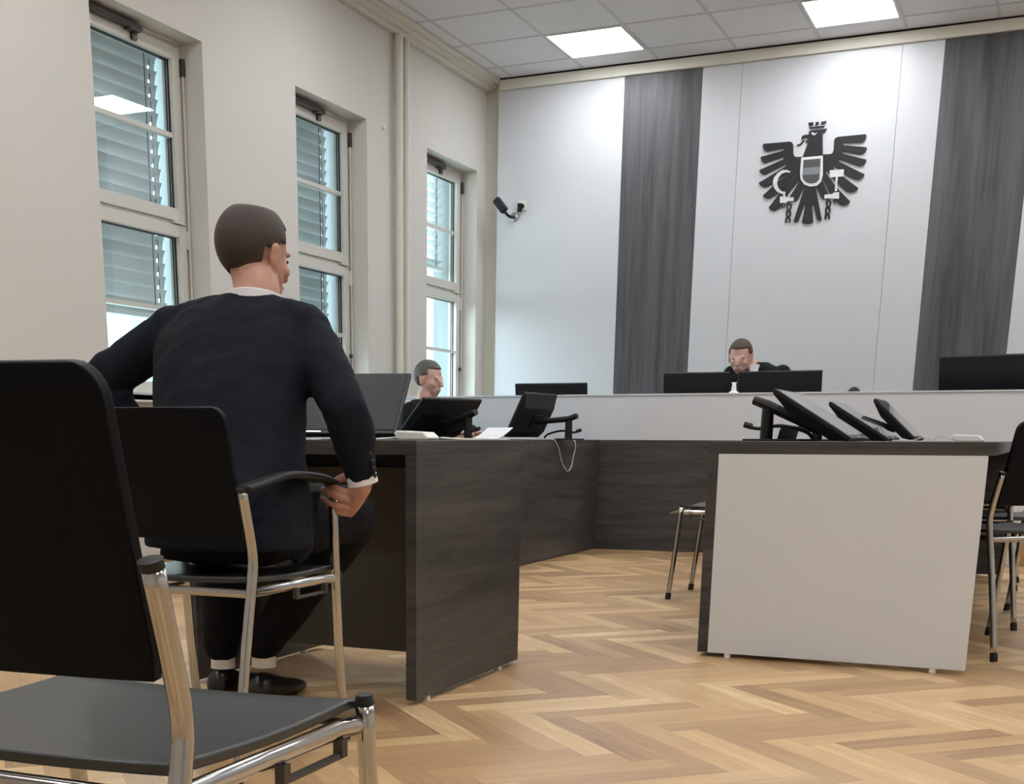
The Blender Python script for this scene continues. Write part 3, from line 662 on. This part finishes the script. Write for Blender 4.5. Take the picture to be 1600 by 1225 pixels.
mb.rings([[Vector((p.x + r * math.cos(2 * PI * k / 16), 8.84 + r * math.sin(2 * PI * k / 16), z)) for k in range(16)] for z, r in ((1.0475, .034), (1.055, .030), (1.062, .018), (1.11, .012), (1.118, .004))]); mb.box(p.x - .018, p.x + .018, 8.836, 8.844, 1.112, 1.117)
tag(mb.build('desk_stand', M_white, smooth=True), 'small white tapered stand on the bench top between the judges two monitors', 'stand')
p = at(1341, 609, 9.3)
mb = MB(); mb.ell((p.x - .0, 9.1, .98), (.06, .05, .11)); mb.box(p.x - .05, p.x + .05, 9.05, 9.15, .745, .90); tag(mb.build('desk_phone', M_blackpl, smooth=True), 'small black device just showing above the bench top, right of the judge', 'device')
mb = MB(); mb.tube(smooth_pts([(-.40, 5.25, .749), (-.37, 5.22, .765), (-.34, 5.25, .758), (-.325, 5.25, .752)]), .002, 6); mb.tube(smooth_pts([(-.55, 5.35, .749), (-.47, 5.3, .75), (-.43, 5.28, .762), (-.40, 5.3, .749)]), .002, 6)
tag(mb.build('desk_cable', M_cable, smooth=True), 'thin grey cable curling beside the white unit on the long desk', 'cable')

# ------------------------------------------------------------------ people
def limb(mb, pts, rs, n=18, flat=1.0):
    P = smooth_pts(pts, 5); K = len(pts) - 1; R = []
    for i in range(len(P)):
        t = i / 5; k = min(int(t), K - 1); f = t - k; R.append(rs[k] * (1 - f) + rs[k + 1] * f)
    mb.tube(P, R, n, flat); mb.ell(P[0], (R[0],) * 3); mb.ell(P[-1], (R[-1],) * 3)
def torso(mb, secs, yaw=0):
    """secs: (centre, half width, half depth)"""
    c, s = math.cos(yaw), math.sin(yaw); rs = []
    for (p, a, b) in secs:
        p = Vector(p); r = []
        for k in range(28):
            t = 2 * PI * k / 28; x = a * math.copysign(abs(math.cos(t)) ** .85, math.cos(t)); y = b * math.copysign(abs(math.sin(t)) ** .85, math.sin(t))
            r.append(p + Vector((x * c - y * s, x * s + y * c, 0)))
        rs.append(r)
    mb.rings(rs)
def head_geo(mb, c, R):
    """c centre of skull, R rotation, local +y forward"""
    c = Vector(c)
    def e(p, r, rot=None): mb.ell(c + R @ Vector(p), r, R if rot is None else R @ rot, 24, 16)
    e((0, -.008, .025), (.076, .094, .088)); e((0, .022, -.02), (.064, .072, .085)); e((0, .045, -.072), (.042, .045, .032)); e((0, .062, -.098), (.020, .018, .014))
    e((0, .088, -.005), (.030, .012, .020)); e((0, .098, -.022), (.011, .018, .024)); e((0, .108, -.036), (.014, .012, .010))
    e((0, .086, -.062), (.026, .012, .005)); e((0, .085, -.071), (.022, .012, .006))
    e((-.028, .078, .014), (.022, .012, .007)); e((.028, .078, .014), (.022, .012, .007)); e((-.04, .062, -.03), (.02, .02, .018)); e((.04, .062, -.03), (.02, .02, .018))
    for s in (-1, 1):
        e((s * .079, -.004, -.012), (.010, .018, .030)); e((s * .084, -.008, .004), (.007, .015, .016)); e((s * .078, .002, -.034), (.007, .010, .012))
def eyes_hair(root, c, R, hairmat, style):
    c = Vector(c)
    for s in (-1, 1):
        mb = MB(); mb.ell(c + R @ Vector((s * .029, .0835, -.002)), (.010, .006, .0045), R); mb.build('eye', M_eye, root, smooth='all')
    mb = MB(); bm2 = bmesh.new()
    bmesh.ops.create_uvsphere(bm2, u_segments=40, v_segments=28, radius=1)
    kill = []
    for v in bm2.verts:
        p = Vector((v.co.x * .084, v.co.y * .101 - .010, v.co.z * .096 + .027))
        face = p.y > (.045 - .0) and p.z < .068
        side = p.y > .012 and p.z < .02 or p.z < -.052
        ear = abs(p.x) > .06 and p.z < .0 and p.y > -.028
        bald = style == 'balding' and p.z > .085 and v.co.z > .80
        if face or side or ear or bald: kill.append(v)
        v.co = c + R @ p
    bmesh.ops.delete(bm2, geom=kill, context='VERTS')
    me = bpy.data.meshes.new('hair'); bm2.to_mesh(me); bm2.free()
    for p_ in me.polygons: p_.use_smooth = True
    me.transform(world_of(root).inverted()); me.materials.append(hairmat)
    o = bpy.data.objects.new('hair', me); COL.objects.link(o); o.parent = root
    sd = o.modifiers.new('solid', 'SOLIDIFY'); sd.thickness = .008; sd.offset = -1
    return o

def man():
    R_ = tag(empty('person', (-1.86, 2.62, 0)), 'person in a dark suit seen from behind, sitting down and gripping the armrest', 'person')
    def X(u, y): return at(u, 690, y).x
    shL, shR = at(270, 520, 2.84), at(478, 521, 2.85)
    elR = at(543, 648, 2.74); wrR = at(566, 750, 2.77)
    elL = at(162, 594, 2.76); wrL = Vector((-2.15, 2.80, .70))
    neck = at(398, 462, 2.86)
    hc = at(397, 398, 2.91); Rh = Matrix.Rotation(-.22, 3, 'Z') @ Matrix.Rotation(-.12, 3, 'X')
    hip = Vector((X(356, 2.60), 2.60, .57))
    def sec(u, y, z, a, b_): return ((X(u, y), y, z), a, b_)
    # body: one continuous skin surface
    b = MB()
    torso(b, [sec(352, 2.58, .50, .13, .10), sec(352, 2.60, .62, .135, .10), sec(357, 2.68, .78, .13, .095), sec(366, 2.77, .93, .15, .10), sec(376, 2.82, 1.01, .15, .075), sec(388, 2.85, 1.055, .09, .06)])
    limb(b, [neck + Vector((-.005, -.01, -.06)), neck + Vector((0, .01, .01)), hc + Vector((0, -.012, -.03))], [.066, .058, .056])
    head_geo(b, hc, Rh)
    for s, sh, el, wr in ((1, shR, elR, wrR), (-1, shL, elL, wrL)):
        limb(b, [sh, sh.lerp(el, .35), sh.lerp(el, .7), el, el.lerp(wr, .5), wr], [.042, .038, .034, .032, .030, .027])
    # legs
    KN = {-1: at(352, 850, 3.04), 1: at(545, 812, 3.06)}; AN = {-1: at(348, 1022, 3.12), 1: at(412, 1020, 3.10)}
    for s in (-1, 1):
        limb(b, [hip + Vector((s * .085, .0, -.02)), (hip + KN[s]) / 2 + Vector((s * .04, 0, 0)), KN[s], KN[s].lerp(AN[s], .5), AN[s]], [.07, .06, .045, .038, .028])
    # right hand: palm drops from the wrist, fingers curl up to the armrest end
    Y = 2.765
    def P(u, v, dy=0): return at(u, v, Y + dy)
    kn = [P(545, 772, -.006), P(552, 783, .0), P(554, 794, .012), P(547, 802, .022)]
    palm0 = P(566, 762, -.004)
    for k in kn: limb(b, [palm0, palm0.lerp(k, .55) + Vector((.002, -.002, 0)), k], [.022, .0165, .0105], 12)
    fing = [([kn[0], P(530, 765, -.020), P(516, 757, -.014)], [.0100, .0090, .0075]),
            ([kn[1], P(527, 776, -.024), P(504, 765, -.018)], [.0105, .0092, .0076]),
            ([kn[2], P(525, 790, -.018), P(504, 779, -.014)], [.0102, .0090, .0074]),
            ([kn[3], P(528, 800, -.006), P(512, 791, -.004)], [.0092, .0080, .0066])]
    for pts, r in fing: limb(b, pts, r, 12)
    limb(b, [P(563, 756, .0), P(547, 745, .004), P(532, 748, .004), P(521, 754, .0)], [.016, .0125, .010, .0085], 12)
    # left hand on the other armrest
    wl = wrL; hl = Vector((-2.01, 2.83, .645))
    limb(b, [wrL, (wrL + hl) / 2, hl], [.027, .03, .022], 12)
    for k in range(4):
        q0 = hl + Vector((0, -.026 + .017 * k, .018)); limb(b, [(wrL + hl) / 2, q0, q0 + Vector((.028, .002, .018)), q0 + Vector((.052, .003, -.006))], [.014, .011, .010, .008], 10)
    limb(b, [(wrL + hl) / 2, hl + Vector((.0, .05, -.005)), hl + Vector((.03, .06, -.012))], [.014, .011, .009], 10)
    remeshed(b, 'body', M_skin, R_, .0034, 2)
    eyes_hair(R_, hc, Rh, M_hairb, 'balding')
    # shirt collar
    mb = MB(); n = 24; rs = []
    for (dz, a, bb) in ((-.045, .078, .070), (.004, .073, .066), (.006, .068, .060), (-.04, .062, .055)):
        rs.append([neck + Vector((a * math.cos(2 * PI * k / n), bb * math.sin(2 * PI * k / n) - .002, dz + .012 * math.sin(2 * PI * k / n) * -1 - .004)) for k in range(n)])
    mb.rings(rs, False); mb.build('shirt_collar', M_shirt, R_, smooth=True)
    # jacket
    j = MB()
    torso(j, [sec(352, 2.57, .50, .205, .155), sec(352, 2.59, .58, .205, .150), sec(354, 2.64, .68, .198, .135), sec(358, 2.69, .77, .195, .13), sec(363, 2.74, .86, .204, .13), sec(367, 2.78, .93, .214, .13),
              sec(371, 2.81, .985, .216, .115), sec(376, 2.83, 1.025, .205, .10), sec(383, 2.845, 1.055, .165, .09), sec(391, 2.855, 1.078, .105, .075), sec(397, 2.86, 1.094, .075, .065)])
    shRo, shLo = shR, shL
    def sleeve(sh, el, wr):
        a = (sh + el) / 2; c = (el + wr) / 2; e = wr + (wr - el).normalized() * -.022
        limb(j, [sh, sh.lerp(el, .35), sh.lerp(el, .7), el, el.lerp(wr, .5), e], [.060, .062, .057, .053, .047, .042])
        for i, f in enumerate((.45, .62, .78, .92)):       # sleeve folds
            p = sh.lerp(el, f); t = (el - sh).normalized(); j.tube([p - t * .004, p + t * .004], [.064 - .008 * f] * 2, 18)
        for f in (.12, .28, .45):
            p = el.lerp(wr, f); t = (wr - el).normalized(); j.tube([p - t * .003, p + t * .003], [.056 - .009 * f] * 2, 18)
    sleeve(shRo, elR, wrR); sleeve(shLo, elL, wrL)
    limb(j, [at(395, 500, 2.84), shRo + Vector((0, 0, .008))], [.072, .062]); limb(j, [at(380, 500, 2.84), shLo + Vector((0, 0, .008))], [.072, .060])
    # right front of the jacket hanging beside the seat
    hp = [(405, 775, 2.60), (500, 766, 2.74), (492, 815, 2.74), (486, 862, 2.72), (466, 884, 2.66), (440, 862, 2.60), (410, 830, 2.56)]
    pts = [at(u, v, y) for u, v, y in hp]
    n0 = Vector((.012, -.008, 0))
    j._add([p + n0 for p in pts] + [p - n0 for p in pts], [tuple(range(7)), tuple(range(13, 6, -1))] + [(i, (i + 1) % 7, 7 + (i + 1) % 7, 7 + i) for i in range(7)])
    limb(j, [hip + Vector((.12, .02, .03)), (pts[0] + pts[6]) / 2], [.06, .02]); limb(j, [hip + Vector((.12, .06, .0)), (pts[2] + pts[5]) / 2], [.06, .02])
    remeshed(j, 'jacket', M_suit, R_, .007, 5, (.09, .016))
    mb = MB()
    for k in range(4):
        p = wrR + (elR - wrR).normalized() * (.012 + .017 * k) + Vector((.044, -.012, 0)); mb.ell(p, (.004, .006, .006))
    mb.build('sleeve_buttons', M_rubber, R_, smooth='all')
    # shirt cuff
    mb = MB(); t = (wrR - elR).normalized(); mb.tube([wrR - t * .03, wrR + t * .010], [.037, .037], 24); mb.build('shirt_cuff', M_shirt, R_, smooth=True)
    # trousers
    tr = MB()
    torso(tr, [sec(352, 2.60, .47, .165, .14), sec(352, 2.61, .60, .16, .125), sec(354, 2.64, .66, .15, .11)])
    for s in (-1, 1):
        kn_, an = KN[s], AN[s] + Vector((0, 0, .028))
        limb(tr, [hip + Vector((s * .085, .0, -.02)), (hip + kn_) / 2 + Vector((s * .04, 0, .0)), kn_, kn_.lerp(an, .5), an], [.098, .088, .074, .064, .054])
    remeshed(tr, 'trousers', M_trouser, R_, .008, 4, (.10, .014))
    for an in (AN[-1], AN[1]):
        mb = MB(); mb.tube([an + Vector((0, .0, -.04)), an + Vector((0, 0, .03))], [.036, .034], 18); mb.build('sock', M_sock, R_, smooth=True)
        sh = MB(); f = Vector((an.x, an.y, 0))
        g = Vector((-.05, 1, 0)).normalized()
        torso_rs = []
        for (d, w_, h_) in ((-.055, .018, .05), (-.045, .032, .082), (-.01, .037, .090), (.04, .038, .078), (.10, .043, .058), (.16, .044, .046), (.20, .034, .036), (.218, .014, .022)):
            c0 = f + g * d; torso_rs.append([c0 + Vector((w_ * math.cos(2 * PI * k / 16), 0, 0)) + Vector((0, 0, .004 + h_ / 2 + h_ / 2 * math.sin(2 * PI * k / 16))) for k in range(16)])
        sh.rings(torso_rs); sh.build('shoe', M_shoe, R_, smooth='all')
man()

def seated(x, y, zs, headc, yaw, label, robe, skin, hairm, pitch=0, collar=None, hair='full', width=.21, extra=None):
    """upright or leaning person behind a desk; zs shoulder height"""
    P0 = tag(empty('person', (x, y, 0)), label, 'person')
    Rz = Matrix.Rotation(yaw, 3, 'Z'); Rh = Rz @ Matrix.Rotation(pitch, 3, 'X'); o = Vector((x, y, 0))
    def L(a, b, c): return o + Rz @ Vector((a, b, 0)) + Vector((0, 0, c))
    hc = Vector(headc); nk = (hc + L(0, 0, zs)) / 2
    b = MB()
    torso(b, [(L(0, -.02, .47), .16, .11), (L(0, -.02, .62), .15, .10), (L(0, 0, zs - .2), .16, .10), (L(0, 0, zs - .04), .15, .08), (L(0, 0, zs + .02), .07, .06)], yaw)
    limb(b, [L(0, -.0, zs - .02), nk + Vector((0, 0, -.02)), hc + Vector((0, 0, -.05))], [.06, .055, .052]); head_geo(b, hc, Rh)
    arms = []
    for s in (-1, 1):
        sh, el, wr = L(s * (width - .045), 0, zs - .045), L(s * (width + .04), .08, zs - .27), L(s * .12, .30, .79)
        arms.append((sh, el, wr)); limb(b, [sh, el, wr], [.045, .038, .027])
        hd = wr + Rz @ Vector((-s * .02, .075, -.005)); limb(b, [wr, hd], [.027, .026], 10)
        for k in range(4): q = hd + Rz @ Vector((-.024 + .016 * k, .01, 0)); limb(b, [q, q + Rz @ Vector((0, .04, .004)), q + Rz @ Vector((0, .062, -.012))], [.0095, .009, .0075], 8)
        limb(b, [wr, wr + Rz @ Vector((-s * .04, .06, 0))], [.014, .009], 8)
        hp, kn, an = L(s * .09, 0, .52), L(s * .11, .42, .50), L(s * .11, .44, .06); limb(b, [hp, kn, an], [.07, .055, .04])
        limb(b, [an, an + Rz @ Vector((0, .13, -.025))], [.036, .028])
    remeshed(b, 'body', skin, P0, .006, 2)
    eyes_hair(P0, hc, Rh, hairm, hair)
    j = MB()
    torso(j, [(L(0, -.02, .45), .22, .16), (L(0, -.02, .62), .20, .145), (L(0, 0, zs - .2), width, .135), (L(0, 0, zs - .06), width, .115), (L(0, 0, zs - .005), width * .7, .09), (L(0, 0, zs + .035), .075, .066)], yaw)
    for sh, el, wr in arms: limb(j, [sh, el, wr], [.068, .066, .055])
    for s in (-1, 1): hp, kn, an = L(s * .09, 0, .52), L(s * .11, .42, .50), L(s * .11, .44, .10); limb(j, [hp, kn, an], [.09, .075, .06])
    remeshed(j, robe.name.split('_')[-1] if False else 'robe', robe, P0, .010, 4, (.12, .02))
    if collar:
        mb = MB(); n = 20; rs = []
        for (dz, a) in ((-.045, .074), (.0, .064), (.002, .058), (-.043, .06)):
            rs.append([L(a * math.cos(2 * PI * k / n), a * .9 * math.sin(2 * PI * k / n), zs + .035 + dz) for k in range(n)])
        mb.rings(rs, False); mb.build('shirt_collar', collar, P0, smooth=True)
        mb = MB(); a = L(0, .115, zs - .0); q = Rz @ Vector((.03, 0, 0)); f = Rz @ Vector((0, .03, 0))
        mb._add([a - q * 1.2 + Vector((0, 0, .02)), a + q * 1.2 + Vector((0, 0, .02)), a + q * .5 + f + Vector((0, 0, -.16)), a - q * .5 + f + Vector((0, 0, -.16)), a - q * 1.2 - f, a + q * 1.2 - f], [(0, 1, 2, 3), (4, 5, 1, 0)]); mb.build('shirt_front', collar, P0)
    if extra: extra(P0, L)
    # chair it sits on
    c = make_office(x, y, yaw); return P0
def make_office(x, y, yaw):
    C = empty('office_chair', (x, y - 0, 0), yaw)
    mb = MB(); mb.box(-.23, .23, -.24, .22, .40, .452); mb.build('seat', M_blackfab, C, local=True, bevel=.02, seg=3)
    mb = MB(); mb.box(-.21, .21, -.30, -.255, .50, .88); mb.build('backrest', M_blackfab, C, local=True, bevel=.018, seg=3)
    mb = MB(); mb.cyl((0, 0, .07), (0, 0, .40), .028); mb.build('post', M_chrome, C, local=True, smooth=True)
    mb = MB(); mb.box(-.03, .03, -.29, -.20, .40, .60); mb.build('back_support', M_blackpl, C, local=True)
    mb = MB()
    for k in range(5):
        a = 2 * PI * k / 5; mb.tube([(0, 0, .085), (.27 * math.cos(a), .27 * math.sin(a), .062)], [.022, .014], 8)
    mb.build('base', M_blackpl, C, local=True)
    for k in range(5):
        a = 2 * PI * k / 5; MB().cyl((.27 * math.cos(a) - .012, .27 * math.sin(a), .028), (.27 * math.cos(a) + .012, .27 * math.sin(a), .028), .028, 14).build('caster', M_blackpl, C, local=True)
    return C
# judge: facing the room, head bowed over the bench
seated(-1.985, 9.80, 1.255, at(1157, 557, 9.68), PI, 'person with brown hair in a black robe at the judges bench, looking down', M_robe, M_skin2, M_hairm, pitch=-.25, collar=M_shirt, width=.225)
c_ = [o for o in COL.objects if o.name.startswith('office_chair')][-1]; tag(c_, 'black swivel chair under the person in the robe at the judges bench', 'chair')
def scarf(P0, L):
    mb = MB()
    for k in range(3):
        mb.tube(smooth_pts([L(-.19 - .01 * k, .02, .86 - .05 * k), L(-.14, .10, .885 - .05 * k), L(0, .145, .87 - .05 * k), L(.14, .10, .885 - .05 * k), L(.19, .02, .86 - .05 * k)]), .006, 8)
    mb.build('sweater_stripes', M_red, P0, smooth=True)
hp2 = at(670, 592, 8.0)
seated(hp2.x - .03, 7.98, hp2.z - .17, hp2, -PI / 2 - .15, 'person with short grey hair sitting at the side desk by the farthest window', M_robe, M_skin2, M_hairg, pitch=-.1, width=.20, extra=scarf)
c_ = [o for o in COL.objects if o.name.startswith('office_chair')][-1]; tag(c_, 'black swivel chair under the grey haired person at the side desk', 'chair')
